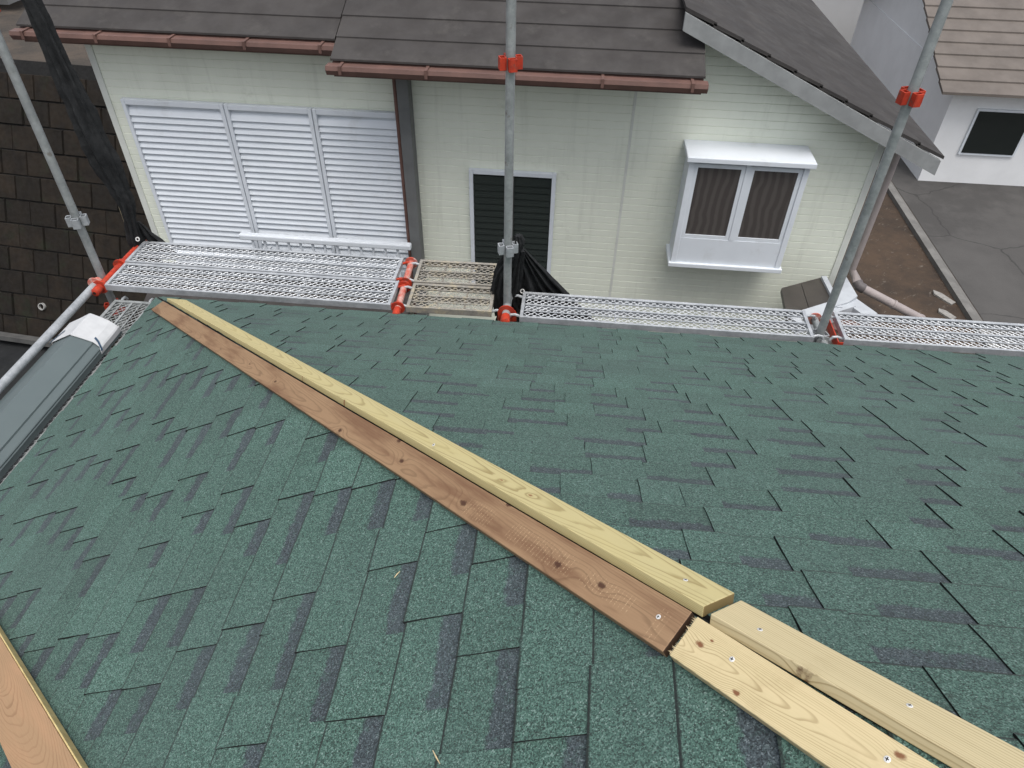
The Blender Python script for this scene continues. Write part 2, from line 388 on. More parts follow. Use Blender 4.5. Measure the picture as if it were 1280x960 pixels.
def board(name, mat, mw, x0, x1, y0, y1, th, label, skew=0, mitre=(0, 0), screws=(), z0=.007, rough_end=False, cat='board', twist=0):
    bm = bmesh.new(); nx = 40
    L = x1-x0; vs = []
    for i in range(nx+1):
        a = i/nx
        for (yy, zz) in ((y0, 0), (y1, 0), (y1, th), (y0, th)):
            xx = x0 + L*a
            t = (yy-y0)/(y1-y0)
            if i == 0: xx += mitre[0]*t
            if i == nx: xx += mitre[1]*t
            wv = .0012*noise.noise(Vector((xx*1.7, yy*3, th*40+x0)))
            vs.append(bm.verts.new((xx-x0, yy+skew*a+wv, zz + .0008*noise.noise(Vector((xx*2, yy*9, 7))) + twist*a*t)))
    for i in range(nx):
        for k in range(4): bm.faces.new([vs[i*4+k], vs[i*4+(k+1) % 4], vs[(i+1)*4+(k+1) % 4], vs[(i+1)*4+k]])
    bm.faces.new(vs[3::-1] if False else [vs[0], vs[3], vs[2], vs[1]]); bm.faces.new(vs[-4:])
    bmesh.ops.recalc_face_normals(bm, faces=bm.faces[:])
    ed = [e for e in bm.edges if e.calc_face_angle(0) > .8]
    bmesh.ops.bevel(bm, geom=ed, offset=.0016, segments=2, affect='EDGES', profile=.5)
    me = bpy.data.meshes.new(name); bm.to_mesh(me); bm.free(); me.materials.append(mat)
    o = bpy.data.objects.new(name, me); COL.objects.link(o)
    o.matrix_basis = mw @ Matrix.Translation((x0, 0, z0)); tag(o, label, cat)
    for (sx, sy) in screws: screw(o, sx-x0, sy, th)
    if rough_end:   # torn fibres on the saw cut
        b = MB(); r3 = random.Random(3)
        for i in range(70):
            yy = r3.uniform(y0+.002, y1-.002); zz = th*r3.uniform(.55, 1.02); ln = r3.uniform(.002, .007); a = r3.uniform(-.4, .4)
            b.add([(.001, yy-.0006, zz), (.001, yy+.0006, zz), (-ln, yy+a*ln, zz+r3.uniform(-.001, .002)), (.001, yy, zz-.0008)], [(0, 2, 1), (0, 3, 2), (1, 2, 3)])
        wm = world_of(o); b.v = [wm @ q for q in b.v]; b.obj('torn_fibres', M['pinefuzz'], o, kind='stuff')
    return o
# photograph -> board coordinates (along hip, across) for knots and screws
def bl(fc, x, y):
    n = FR[fc].col[2].xyz; p = on(x, y, n, .028); q = FR[fc].inverted() @ p; return q.x, q.y
def kn(fc, lst, x0): return [(bl(fc, x, y)[0]-x0, bl(fc, x, y)[1], s*.85) for x, y, s in lst]
M['pinefuzz'] = simple('pine_fibre', (.62, .5, .3), None, 50, .8)
X0 = .23
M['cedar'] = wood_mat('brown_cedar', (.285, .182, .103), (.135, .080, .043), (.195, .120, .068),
    kn('L', [(344, 477, .009), (425, 538, .011), (499, 551, .010), (502, 576, .010), (579, 629, .013), (636, 631, .008), (697, 706, .011), (752, 732, .010), (276, 436, .006), (312, 455, .006)], X0), 1.7,
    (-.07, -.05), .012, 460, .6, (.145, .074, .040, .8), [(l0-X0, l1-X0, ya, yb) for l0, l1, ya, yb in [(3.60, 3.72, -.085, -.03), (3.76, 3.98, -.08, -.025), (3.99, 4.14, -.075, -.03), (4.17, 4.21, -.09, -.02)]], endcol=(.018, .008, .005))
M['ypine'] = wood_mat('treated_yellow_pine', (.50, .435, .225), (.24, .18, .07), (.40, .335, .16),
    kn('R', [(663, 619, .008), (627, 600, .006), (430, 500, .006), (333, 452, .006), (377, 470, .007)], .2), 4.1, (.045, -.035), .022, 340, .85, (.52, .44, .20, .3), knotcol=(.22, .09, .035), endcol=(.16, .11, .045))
M['pineA'] = wood_mat('pale_pine', (.55, .46, .27), (.26, .19, .085), (.43, .345, .185),
    kn('L', [(878, 807, .008), (893, 803, .004), (924, 868, .0065), (1130, 948, .007)], 4.245), 2.2, (-.047, -.012), .03, 620, .9, (.62, .50, .30, .35), knotcol=(.16, .055, .022))
M['pineB'] = wood_mat('pale_straight_pine', (.54, .46, .28), (.25, .185, .085), (.43, .355, .2),
    kn('R', [(1003, 836, .010), (996, 831, .007)], 4.253), 6.3, (.10, -.03), .012, 250, .85, (.60, .50, .30, .35), knotcol=(.08, .03, .015))
M['loose'] = wood_mat('pinkish_cedar', (.35, .225, .128), (.19, .105, .056), (.28, .17, .095), [(.42, .045, .011), (.66, .012, .014)], 9.4, (.05, -.02), .05, 460, .6, (.50, .28, .16, .3), knotcol=(.08, .03, .02))
M['yedge'] = simple('sapwood_edge', (.62, .50, .24), (.5, .38, .17), 30, .65)
sc = lambda fc, l: [bl(fc, x, y) for x, y in l]
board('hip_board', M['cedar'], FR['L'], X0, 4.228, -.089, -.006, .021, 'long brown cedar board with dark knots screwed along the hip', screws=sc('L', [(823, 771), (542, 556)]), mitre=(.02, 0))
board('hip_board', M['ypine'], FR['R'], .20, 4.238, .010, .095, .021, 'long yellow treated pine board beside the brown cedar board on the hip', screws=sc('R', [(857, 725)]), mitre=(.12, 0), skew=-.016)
board('hip_board', M['pineA'], FR['L'], 4.240, 5.5, -.087, -.008, .021, 'wide pale pine board with knots and a torn sawn end, butted to the brown board', skew=-.03, screws=sc('L', [(915, 824), (1109, 949)]), rough_end=True)
board('hip_board', M['pineB'], FR['R'], 4.258, 5.5, -.014, .068, .021, 'pale straight-grained pine board butted to the end of the yellow board', screws=sc('R', [(950, 787), (1137, 882)]))
# loose board lying on the left slope
nL = FR['L'].col[2].xyz
A = on(0, 797, nL, .048); B = on(98, 960, nL, .048); d = (B-A).normalized(); yv = nL.cross(d)
mw = Matrix(((d.x, yv.x, nL.x, A.x), (d.y, yv.y, nL.y, A.y), (d.z, yv.z, nL.z, A.z), (0, 0, 0, 1)))
mw = mw @ Matrix.Translation((-.35, -.118, -.033))
lb = board('loose_board', M['loose'], mw, 0, 1.5, 0, .118, .030, 'loose pinkish cedar board with a pale sapwood edge lying on the green shingles', z0=0)
b = MB(); wm = world_of(lb); b.bevbox((.004, .1185, .001), (1.496, .1225, .0285), .0012); b.v = [wm @ q for q in b.v]; b.obj('sapwood_edge', M['yedge'], lb)
# splinters dropped on the shingles
for (x, y, x2, y2, lab) in [(541, 938, 550, 955, 'thin pale wood splinter on the shingles below the hip boards'), (493, 722, 500, 714, 'tiny pale wood chip on the shingles beside a dark band')]:
    p, q = on(x, y, nL, .012), on(x2, y2, nL, .012); m_ = (p+q)/2 + nL*.001
    b = MB(); b.tube([p, m_, q], [.0007, .0014, .0005], 6); tag(b.obj('wood_splinter', M['pinefuzz']), lab, 'splinter')

# ================================================================== SCAFFOLD
def mesh_plank(name, o, ux, L, Wd, mats, label, group, ztop=0, rows=None, hooks=True, hookmat=None):
    """steel plank: side rails, end rails, expanded-metal deck with ribs, hooks. o corner, ux length axis (unit, horizontal)"""
    ux = Vector(ux); uy = Vector((-ux.y, ux.x, 0)); o = Vector(o)
    R3 = lambda x, y, z: o + ux*x + uy*y + Vector((0, 0, z))
    root = empty(name, o + Vector((0, 0, -.045)), label, 'scaffold plank', group)
    mframe, mmesh = mats
    for y in (0, Wd-.006):
        b = MB(); b.bevbox((0, y, -.038), (L, y+.006, .004), .0015)
        b.box((.002, y if y else .0061, -.0445), (L-.002, y+.006 if not y else y-.0001, -.0405)) if False else None
        lip = (.0062, .022) if y == 0 else (Wd-.022, Wd-.0062)
        b.box((.003, lip[0], -.0375), (L-.003, lip[1], -.0345)); b.box((.003, lip[0], -.0005), (L-.003, lip[1]-(.006 if y == 0 else 0), .0030))
        b.v = [R3(*v) for v in b.v]; b.obj('side_rail', mframe, root)
    for x in (0, L-.022):
        b = MB(); b.bevbox((x+.001, .0065, -.034), (x+.021, Wd-.0065, .006), .0015); b.v = [R3(*v) for v in b.v]; b.obj('end_rail', mframe, root)
    # expanded metal
    b = MB(); px, py = .042, .0165; ny = int((Wd-.03)/(py)); nx = int((L-.05)/(px/2)); y0 = (Wd-ny*py)/2
    sw = .0036; r4 = random.Random(int(L*1000)+int(Wd*100))
    rib = lambda y: 0
    dent = [(r4.uniform(0, L), r4.uniform(0, Wd), r4.uniform(.1, .25), r4.uniform(-.004, .002)) for _ in range(6)]
    def zz(x, y): return rib(y) - .004 + sum(a*math.exp(-((x-cx)**2+(y-cy_)**2*4)/(s*s)) for cx, cy_, s, a in dent)
    for j in range(ny+1):
        yb = y0 + j*py
        row = []
        for i in range(nx+1):
            x = .025 + i*(L-.05)/nx; y = yb + (py*.46 if (i+j) % 2 else -py*.46); y = min(max(y, .012), Wd-.012)
            z = zz(x, y); e = .0024 if (i+j) % 2 else -.0024
            row.append((x, y, z+e*.6))
        base = len(b.v)
        for (x, y, z) in row: b.v += [Vector((x, y-sw/2, z-.0012)), Vector((x, y+sw/2, z+.0012)), Vector((x, y+sw/2, z-.0022))]
        for i in range(nx):
            a = base+i*3
            for k0, k1 in ((0, 1), (1, 2), (2, 0)): b.f.append([a+k0, a+3+k0, a+3+k1, a+k1]); b.m.append(0)
    b.v = [R3(*v) for v in b.v]; b.obj('expanded_mesh', mmesh, root, kind='stuff', fixn=False)
    for fy, hw in ((.25, .004), (.5, .007), (.75, .004)):
        b = MB(); b.box((.024, Wd*fy-hw, .0005), (L-.024, Wd*fy+hw, .0042)); b.v = [R3(*v) for v in b.v]; b.obj('rib', mframe, root)
    # centre stiffener under the deck and cross bars
    b = MB(); b.box((.02, Wd*.5-.006, -.034), (L-.02, Wd*.5+.006, -.009)); b.v = [R3(*v) for v in b.v]; b.obj('stiffener', mframe, root)
    for x in [L*(i+1)/3 for i in range(2)]:
        b = MB(); b.box((x-.007, .0225, -.0335), (x+.007, Wd-.0225, -.030)); b.v = [R3(*v) for v in b.v]; b.obj('cross_bar', mframe, root)
    if hooks:
        for x, sg in ((0, -1), (L, 1)):
            for y in (.035, Wd-.035):
                b = MB(); pts = [(x-sg*.002, y, -.02), (x+sg*.03, y, -.008), (x+sg*.055, y, -.012), (x+sg*.068, y, -.035)]
                b.tube([Vector(p) for p in pts], .009, 8); b.v = [R3(*v) for v in b.v]; b.obj('hook', hookmat or M['galv'], root, True)
    return root
G1 = 'mesh planks along the eave'
ZD = .010
mesh_plank('scaffold_plank', (-.395, .085, ZD), (1, 0, 0), 1.855, .268, (M['galv_bright'], M['galv_bright']), 'bright galvanised mesh plank next to the roof edge at the hip corner', G1, hookmat=M['orange'])
mesh_plank('scaffold_plank', (-.405, .366, ZD), (1, 0, 0), 1.835, .268, (M['galv_bright'], M['galv_bright']), 'bright galvanised mesh plank on the shutter side of the pair at the hip corner', G1, hookmat=M['orange'])
mesh_plank('scaffold_plank', (1.56, .075, ZD), (1, 0.02, 0), .535, .27, (M['galv_dirty'], M['galv_dirty']), 'short mortar-splashed mesh plank next to the roof edge between orange brackets', G1)
mesh_plank('scaffold_plank', (1.55, .36, ZD), (1, 0.02, 0), .535, .27, (M['galv_dirty'], M['galv_dirty']), 'short mortar-splashed mesh plank on the window side, between bracket and black netting', G1)
mesh_plank('scaffold_plank', (2.27, .055, ZD), (1, 0.0, 0), 1.77, .275, (M['galv_bright'], M['galv_bright']), 'long galvanised mesh plank between the netted pole and the pole before the porch roof', G1)
mesh_plank('scaffold_plank', (4.215, .055, ZD), (1, 0.004, 0), 1.83, .285, (M['galv_bright'], M['galv_bright']), 'galvanised mesh plank with an orange end below the dirt strip and the asphalt', G1)
mesh_plank('scaffold_plank', (-.082, -1.95, -.075), (0, 1, 0), 2.0, .255, (M['pole'], M['pole']), 'narrow mesh plank under the stacked metal ridge caps beside the short eave', G1)

def pole(label, x, y, z0, z1, sockets, group='scaffold poles'):
    root = empty('scaffold_pole', (x, y, z0), label, 'scaffold pole', group)
    b = MB(); b.tube([(x, y, z0), (x, y, (z0+z1)/2), (x, y, z1)], .0243, 20); b.obj('tube', M['pole'], root, True)
    b = MB(); b.box((x-.07, y-.07, z0), (x+.07, y+.07, z0+.008)); b.obj('base_plate', M['galv'], root)
    for z, mt in sockets:
        for k in range(4):
            a = k*math.pi/2 + .35; c, s = math.cos(a), math.sin(a)
            b = MB(); b.bevbox((.0246, -.021, -.03), (.030, .021, .03), .001); b.bevbox((.0305, -.021, -.03), (.058, -.016, .03), .001); b.bevbox((.0305, .016, -.03), (.058, .021, .03), .001); b.bevbox((.0525, -.0155, -.03), (.058, .0155, .03), .001)
            b.v = [Vector((x+v.x*c-v.y*s, y+v.x*s+v.y*c, z+v.z)) for v in b.v]; b.obj('wedge_socket', M[mt], root)
    return root
def zat(px, py, x, y):   # height on a vertical pole at a pixel row
    v = ray(px, py); k = ((x-CAM.x)*v.x + (y-CAM.y)*v.y)/(v.x**2+v.y**2); return CAM.z + k*v.z
GZ = -5.3
PL = PZ(131, 346, 0); PM = PZ(634, 380, 0); PR = PZ(1026, 414, 0)
pole('scaffold pole with a wedge socket rising before the dark block wall', PL.x-.02, PL.y, GZ, 2.3, [(zat(104, 275, PL.x, PL.y), 'galv'), (-.24, 'orange'), (1.6, 'orange')])
pole('scaffold pole with black netting tied to it before the dark window', PM.x, PM.y, GZ, 2.3, [(-.1, 'orange'), (1.45, 'orange'), (zat(632, 310, PM.x, PM.y), 'galv')])
pole('scaffold pole standing before the small brown porch roof', PR.x, PR.y, GZ, 2.3, [(-.055, 'galv'), (1.4, 'orange')])
def bracket(label, a, bb, tipmat, pipe, flanges, r=.0213):
    a, bb = Vector(a), Vector(bb); d = (bb-a).normalized()
    root = empty('scaffold_bracket', a, label, 'scaffold bracket', 'bracket arms under the planks')
    b = MB(); b.tube([a, (a+bb)/2, bb], r, 16); b.obj('arm', pipe, root, True)
    b = MB(); b.tube([a-d*.055, a-d*.05, a-d*.002, a+d*.02], [r*.8, r*1.15, r*1.15, r*1.06], 16); b.tube([a-d*.0565, a-d*.0552], [r*.45, r*.45], 12, 1); b.obj('end_socket', [tipmat, M['dark']], root, True)
    for f in flanges:
        p = a + (bb-a)*f; b = MB(); b.tube([p-d*.004, p+d*.004], [r*2.05, r*2.05], 22); b.obj('flange', tipmat if f < .9 else M['redpale'], root, True)
    return root
bracket('orange bracket arm at the outer corner of the planks before the block wall', (PL.x+.022, .075, -.01), (PL.x+.022, .66, -.01), M['orange'], M['orange'], (.03, .46, .97), r=.023)
bracket('scuffed red bracket arm between the bright long planks and the splashed short planks', (1.505, .065, -.015), (1.48, .645, -.015), M['orange'], M['redpale'], (.06, .46, .53, .96))
bracket('bracket arm with a bright orange tip at the netted pole', (2.185, .055, -.005), (2.17, .63, -.005), M['orange'], M['pole'], (.10, .6, .95), r=.026)
bracket('weathered bracket arm at the pole before the porch roof', (4.115, .06, -.045), (4.115, .36, -.045), M['pole'], M['pole'], (.1, .9))
# orange end guard of the last plank
b = MB(); b.box((4.178, .045, -.06), (4.212, .36, -.048)); b.box((4.178, .045, -.0475), (4.184, .36, .0)); b.box((4.1845, .045, -.0475), (4.212, .051, -.006)); tag(b.obj('end_guard', M['orange']), 'orange angle iron end guard at the start of the last mesh plank', 'guard')
# hand rail pipe on the short eave
b = MB(); p0 = Vector((-.47, .10, -.005)); p1 = Vector((-.44, -2.4, -.005)); b.tube([p0, (p0+p1)/2, p1], .0243, 18)
r_ = empty('rail_pipe', p0, 'long galvanised rail pipe running beside the stacked ridge caps', 'pipe'); b.obj('tube', M['galv'], r_, True)
b = MB(); b.tube([p0+Vector((0, -.002, 0)), p0+Vector((0, .05, 0))], [.03, .03], 16); b.tube([p0+Vector((0, .004, 0)), p0+Vector((0, .012, 0))], [.05, .05], 20); b.obj('flange', M['redpale'], r_, True)

# ---- stacked metal ridge caps and their wrapping
capm = simple('grey_green_coated_steel', (.098, .124, .127), (.088, .112, .115), 3, .42, 0, .45)
XS = [(-.425, -.045), (-.418, -.030), (-.266, .056), (-.260, .056), (-.150, .016), (-.147, .006), (-.143, .004), (-.112, -.010), (-.108, -.014), (-.107, -.046)]
for i, (dz, dx, y1, lab) in enumerate([(0, 0, -.30, 'folded grey-green metal ridge cap lying on top of its stack on the narrow plank'), (-.012, .004, -.29, 'grey-green metal ridge cap nested under the top one on the narrow plank')]):
    b = MB(); y0 = -2.35
    for j, y in enumerate((y0, y1)):
        b.v += [Vector((x+dx, y, z+dz)) for x, z in XS] + [Vector((x+dx, y, z+dz-.0025)) for x, z in XS]
    n = len(XS)
    for k in range(n-1):
        b.f += [[k, k+1, 2*n+k+1, 2*n+k], [n+k, 3*n+k, 3*n+k+1, n+k+1], [k, n+k, n+k+1, k+1], [2*n+k, 2*n+k+1, 3*n+k+1, 3*n+k]]; b.m += [0]*4
    b.f += [[0, 2*n, 3*n, n], [n-1, 2*n-1, 4*n-1, 3*n-1]]; b.m += [0, 0]
    tag(b.obj('ridge_cap', capm), lab, 'ridge cap', 'stacked ridge caps')
b = MB(); nn = 14; Y0, Y1 = -.465, -.275
XW = [(-.432, -.046), (-.425, -.026), (-.345, .018), (-.267, .061), (-.259, .061), (-.20, .039), (-.146, .019), (-.110, -.005), (-.104, -.012), (-.103, -.042)]
for j in range(nn+1):
    a = j/nn
    for i, (x, z) in enumerate(XW):
        y = Y0 + (Y1-Y0)*a - .045*(i/9)*(1-a*.5) + .006*math.sin(i*1.3+2*a)
        b.v.append(Vector((x, y, z + .0022*noise.noise(Vector((x*12, y*16, 3))) + .002*a)))
n = len(XW)
for j in range(nn):
    for i in range(n-1): b.f.append([j*n+i, j*n+i+1, (j+1)*n+i+1, (j+1)*n+i]); b.m.append(0)
wr = b.obj('paper_wrap', simple('white_wrap', (.50, .51, .52), (.44, .45, .46), 12, .6, bump=.05))
tag(wr, 'white paper wrap taped around the far end of the ridge caps', 'wrap'); md = wr.modifiers.new('t', 'SOLIDIFY'); md.thickness = .003; md.offset = 1
blue = simple('dark_blue_tape', (.03, .06, .10), (.045, .08, .13), 30, .5)
for pts in [[(-.442, -.468, -.038), (-.432, -.455, -.024), (-.41, -.42, -.012), (-.38, -.39, .006)], [(-.150, -.455, .024), (-.128, -.470, .012), (-.108, -.492, -.004), (-.098, -.505, -.024)]]:
    b = MB()
    for p in pts: b.v += [Vector(p)+Vector((0, -.007, .003)), Vector(p)+Vector((0, .007, .003))]
    for i in range(len(pts)-1): b.f.append([2*i, 2*i+2, 2*i+3, 2*i+1]); b.m.append(0)
    o = b.obj('tape', blue, wr); md = o.modifiers.new('t', 'SOLIDIFY'); md.thickness = .002

# ---- black mesh sheets
def drape(bm_, apex, bottom, folds, amp, nu=60, nv=22, seed=0, pinch=.04):
    """cloth fan hanging from a tie point to a bottom polyline, with folds that open downwards"""
    apex = Vector(apex); bt = [Vector(p) for p in bottom]; base = len(bm_.v)
    for j in range(nv+1):
        r = j/nv
        for i in range(nu+1):
            t = i/nu*(len(bt)-1); k = min(int(t), len(bt)-2); q = bt[k].lerp(bt[k+1], t-k)
            dirx = (bt[-1]-bt[0]).normalized()
            p = apex + dirx*pinch*(i/nu-.5) + (q-apex)*r
            ph = i/nu*folds*2*math.pi + 1.4*noise.noise(Vector((i*.12, r*1.5, seed)))
            nrm = Vector((-dirx.y, dirx.x, 0))
            p += nrm*(amp*(.25+.75*math.sin(min(1, r*1.15)*math.pi*.6))*math.sin(ph)) + Vector((0, 0, -.06*r*(1-r)*math.sin(i/nu*math.pi))) + nrm*.012*noise.noise(p*14)
            bm_.v.append(p)
    for j in range(nv):
        for i in range(nu):
            a = base+j*(nu+1)+i; bm_.f.append([a, a+1, a+nu+2, a+nu+1]); bm_.m.append(0)
b = MB()
drape(b, PY(648, 308, .27), [PY(618, 420, .37), PY(640, 425, .42), PY(690, 418, .46), PY(722, 412, .50), PY(758, 418, .55)], 6, .022)
b.bundle([PY(624, 392, .31), PY(622, 365, .31), PY(627, 340, .29), PY(640, 318, .265), PY(650, 303, .25), PY(648, 294, .25)], [.03, .04, .038, .036, .03, .02])
b.bundle([PY(655, 400, .40), PY(640, 372, .36), PY(646, 340, .30), PY(652, 312, .26)], [.05, .05, .035, .02], seed=3)
net = b.obj('scaffold_net', M['net'], smooth=True, fixn=False); tag(net, 'black scaffold netting gathered and tied to the pole before the dark window', 'netting', 'tied scaffold nets')
md = net.modifiers.new('t', 'SOLIDIFY'); md.thickness = .002
def eyelet(p, nrm, parent):
    b = MB(); nrm = Vector(nrm).normalized(); a = nrm.orthogonal().normalized(); c = nrm.cross(a); n = 16; m2 = 6
    for i in range(n):
        an = 2*math.pi*i/n; rd = a*math.cos(an)+c*math.sin(an)
        for j in range(m2): bb = 2*math.pi*j/m2; b.v.append(Vector(p)+rd*(.012+.004*math.cos(bb))+nrm*.004*math.sin(bb))
    for i in range(n):
        for j in range(m2): b.f.append([i*m2+j, ((i+1) % n)*m2+j, ((i+1) % n)*m2+(j+1) % m2, i*m2+(j+1) % m2]); b.m.append(0)
    b.obj('eyelet', M['zinc'], parent, True)
eyelet(PY(653, 364, .33), (0, -1, .6), net)
b = MB(); q0 = PZ(170, 303, .02)
pts = [PY(172, 312, q0.y), PY(168, 298, q0.y), PY(163, 275, q0.y), PY(157, 255, q0.y), PY(147, 232, q0.y), PY(132, 200, q0.y), PY(112, 160, q0.y), PY(92, 118, q0.y), PY(72, 75, q0.y), PY(40, 5, q0.y), PY(18, -45, q0.y)]
b.bundle(pts, [.03, .04, .036, .042, .055, .075, .07, .06, .05, .045, .04], m=90)
drape(b, PY(170, 276, q0.y+.02), [PY(168, 320, q0.y+.05), PY(190, 322, q0.y+.06), PY(222, 318, q0.y+.08)], 4, .02, seed=4)
net2 = b.obj('scaffold_net', M['net'], smooth=True, fixn=False); tag(net2, 'black scaffold netting rolled up beside the orange corner bracket', 'netting', 'tied scaffold nets')
md = net2.modifiers.new('t', 'SOLIDIFY'); md.thickness = .002
eyelet(PY(172, 299, q0.y-.05), (0, -1, .6), net2)
b = MB(); b.tube([PY(160, 290, q0.y-.02), PY(153, 270, q0.y-.02), PY(146, 250, q0.y-.02), PY(130, 215, q0.y-.02)], .004, 8); b.obj('tie_cord', simple('straw_cord', (.32, .27, .17), None, 40, .8), net2, True)

# ================================================================== NEIGHBOUR HOUSE
WY = 2.9; XL, XR = -1.86, 5.22
nh = empty('neighbour_house', (1.6, 4.5, GZ), 'pale green sided two-storey house behind the scaffold with dark roofs', 'house')
sid_ = NT('pale_green_siding', .75, .3); P_ = sid_.pos(); sx_, sy_, sz_ = sid_.sep(P_)
c_ = sid_.mix(sid_.mapr(sid_.noise(P_, 1.6, 5, .6), .3, .7), (.77, .80, .70), (.72, .75, .655))
c_ = sid_.mix(sid_.m('MULTIPLY', sid_.mapr(sid_.noise(sid_.comb(sid_.m('MULTIPLY', sx_, 9), 0, sid_.m('MULTIPLY', sz_, .7)), 1, 6, .7),   .5, .72), .24), c_, (.45, .47, .40))
c_ = sid_.mix(sid_.m('MULTIPLY', sid_.mapr(sid_.noise(P_, 5, 7, .75), .58, .74), .3), c_, (.42, .44, .36)); sid_.col(c_)
sid = sid_.mat
sid_old = simple('pale_green_siding', (.72, .755, .65), (.68, .715, .615), 1.6, .75, stain=((.60, .63, .54), 3, .35))
b = MB(); prof = []; z = GZ; ph_ = .0727
while z < .86:
    prof += [(0, z), (0, z+ph_-.008), (.006, z+ph_-.004)]; z += ph_
b.v = [Vector((x if x == XL else min(XR, 3.30+(1.08-zz)/1.06*2.32), WY+dy, zz)) for x in (XL, XR) for dy, zz in prof]; n = len(prof)
for k in range(n-1): b.f.append([k, n+k, n+k+1, k+1]); b.m.append(0)
b.obj('siding', sid, nh, kind='stuff')
b = MB(); b.box((XL, WY+.01, GZ), (3.5, WY+7, .80)); b.box((3.502, WY+.01, GZ), (XR, WY+5.8, .16)); b.prism([(3.502, WY+.012, .161), (XR-.002, WY+.012, .161), (3.502, WY+.012, .94)], (0, 5.7, 0)); b.obj('wall', sid, nh)
b = MB()
xd = PY(766, 340, WY).x; b.box((xd-.012, WY-.004, GZ), (xd+.012, WY-.0005, .55)); b.obj('siding_joint', M['cream'], nh)
for xc, nm in ((XL, 'corner_trim'), (XR, 'corner_trim')):
    b = MB(); b.box((xc-.03, WY-.012, GZ), (xc+.03, WY+.009, .76 if xc < 0 else .16)); b.obj(nm, M['cream'], nh)
# grey corner pillar with a thin brown pipe
px_ = PY(519, 300, WY-.12).x
b = MB(); b.bevbox((px_-.045, WY-.16, GZ), (px_+.06, WY-.013, .72), .006); b.obj('pillar', simple('grey_pillar', (.16, .165, .165), (.13, .135, .135), 4, .6), nh)
b = MB(); b.tube([(px_-.065, WY-.12, GZ), (px_-.065, WY-.12, -1), (px_-.065, WY-.12, .7)], .02, 12); b.obj('downpipe', simple('brown_pipe', (.16, .09, .075), None, 6, .5), nh, True)
# dark roofs: stepped slate courses
slate = simple('dark_slate', (.050, .046, .044), (.034, .031, .03), 2.2, .75, stain=((.075, .07, .065), 4, .5))
fas = simple('brown_fascia', (.15, .085, .07), (.11, .065, .055), 5, .5)
def slate_roof(name, x0, x1, ye, ze, tan, depth, parent, mat=slate, gut=True):
    b = MB(); st = .23; n = int(depth/st)
    for i in range(n):
        a = i*st; b.v_ = None
        y0, y1 = ye+a, ye+a+st+.01; z0 = ze+a*tan+.012; z1 = ze+(a+st+.01)*tan
        b.prism([(x0, y0, z0), (x0, y1, z1), (x0, y1, z1-.03), (x0, y0, z0-.016)], (x1-x0, 0, 0))
    o = b.obj(name, mat, parent)
    e = MB(); e.prism([(x0+.01, ye+.01, ze-.02), (x0+.01, ye+depth, ze+depth*tan-.035), (x0+.01, ye+depth, ze+depth*tan-.14), (x0+.01, ye+.01, ze-.13)], (x1-x0-.02, 0, 0)); e.obj('roof_edge', fas, parent)
    if gut:
        g = MB(); prof = [(-.0, .0), (-.09, .0), (-.1, -.03), (-.08, -.07), (-.03, -.08), (0, -.06)]
        g.prism([(x0-.02, ye+dy, ze-.02+dz) for dy, dz in prof], (x1-x0+.04, 0, 0)); go = g.obj('gutter', fas, parent)
        nbk = int((x1-x0)/.6)
        for q in range(nbk+1):
            k_ = MB(); xq = x0+.1+q*(x1-x0-.2)/nbk; k_.box((xq-.012, ye-.106, ze-.016), (xq+.012, ye+.02, ze-.010)); k_.box((xq-.012, ye-.112, ze-.075), (xq+.012, ye-.1065, ze-.010)); k_.obj('gutter_bracket', fas, go)
    return o
slate_roof('roof', -2.25, .50, 2.62, .80, .45, 5.2, nh)
slate_roof('roof', .53, 3.50, 2.35, .73, .45, 5.6, nh)
# right gable slope falling to the right
b = MB(); st = .24; xr0, zr0, xr1, zr1 = 3.30, 1.16, 5.62, .10; n = 10
for i in range(n):
    a0, a1 = i/n, (i+1)/n+.01
    p0 = (xr0+(xr1-xr0)*a0, zr0+(zr1-zr0)*a0); p1 = (xr0+(xr1-xr0)*a1, zr0+(zr1-zr0)*a1)
    b.prism([(p0[0], 2.62, p0[1]), (p1[0], 2.62, p1[1]+.014), (p1[0], 2.62, p1[1]-.012), (p0[0], 2.62, p0[1]-.03)], (0, 6.2, 0))
b.obj('roof', slate, nh)
b = MB(); b.prism([(xr0, 2.60, zr0-.035), (xr1, 2.60, zr1-.03), (xr1, 2.60, zr1-.16), (xr0, 2.60, zr0-.165)], (0, .04, 0)); b.obj('verge_board', simple('grey_verge', (.3, .31, .31), None, 5, .6), nh)
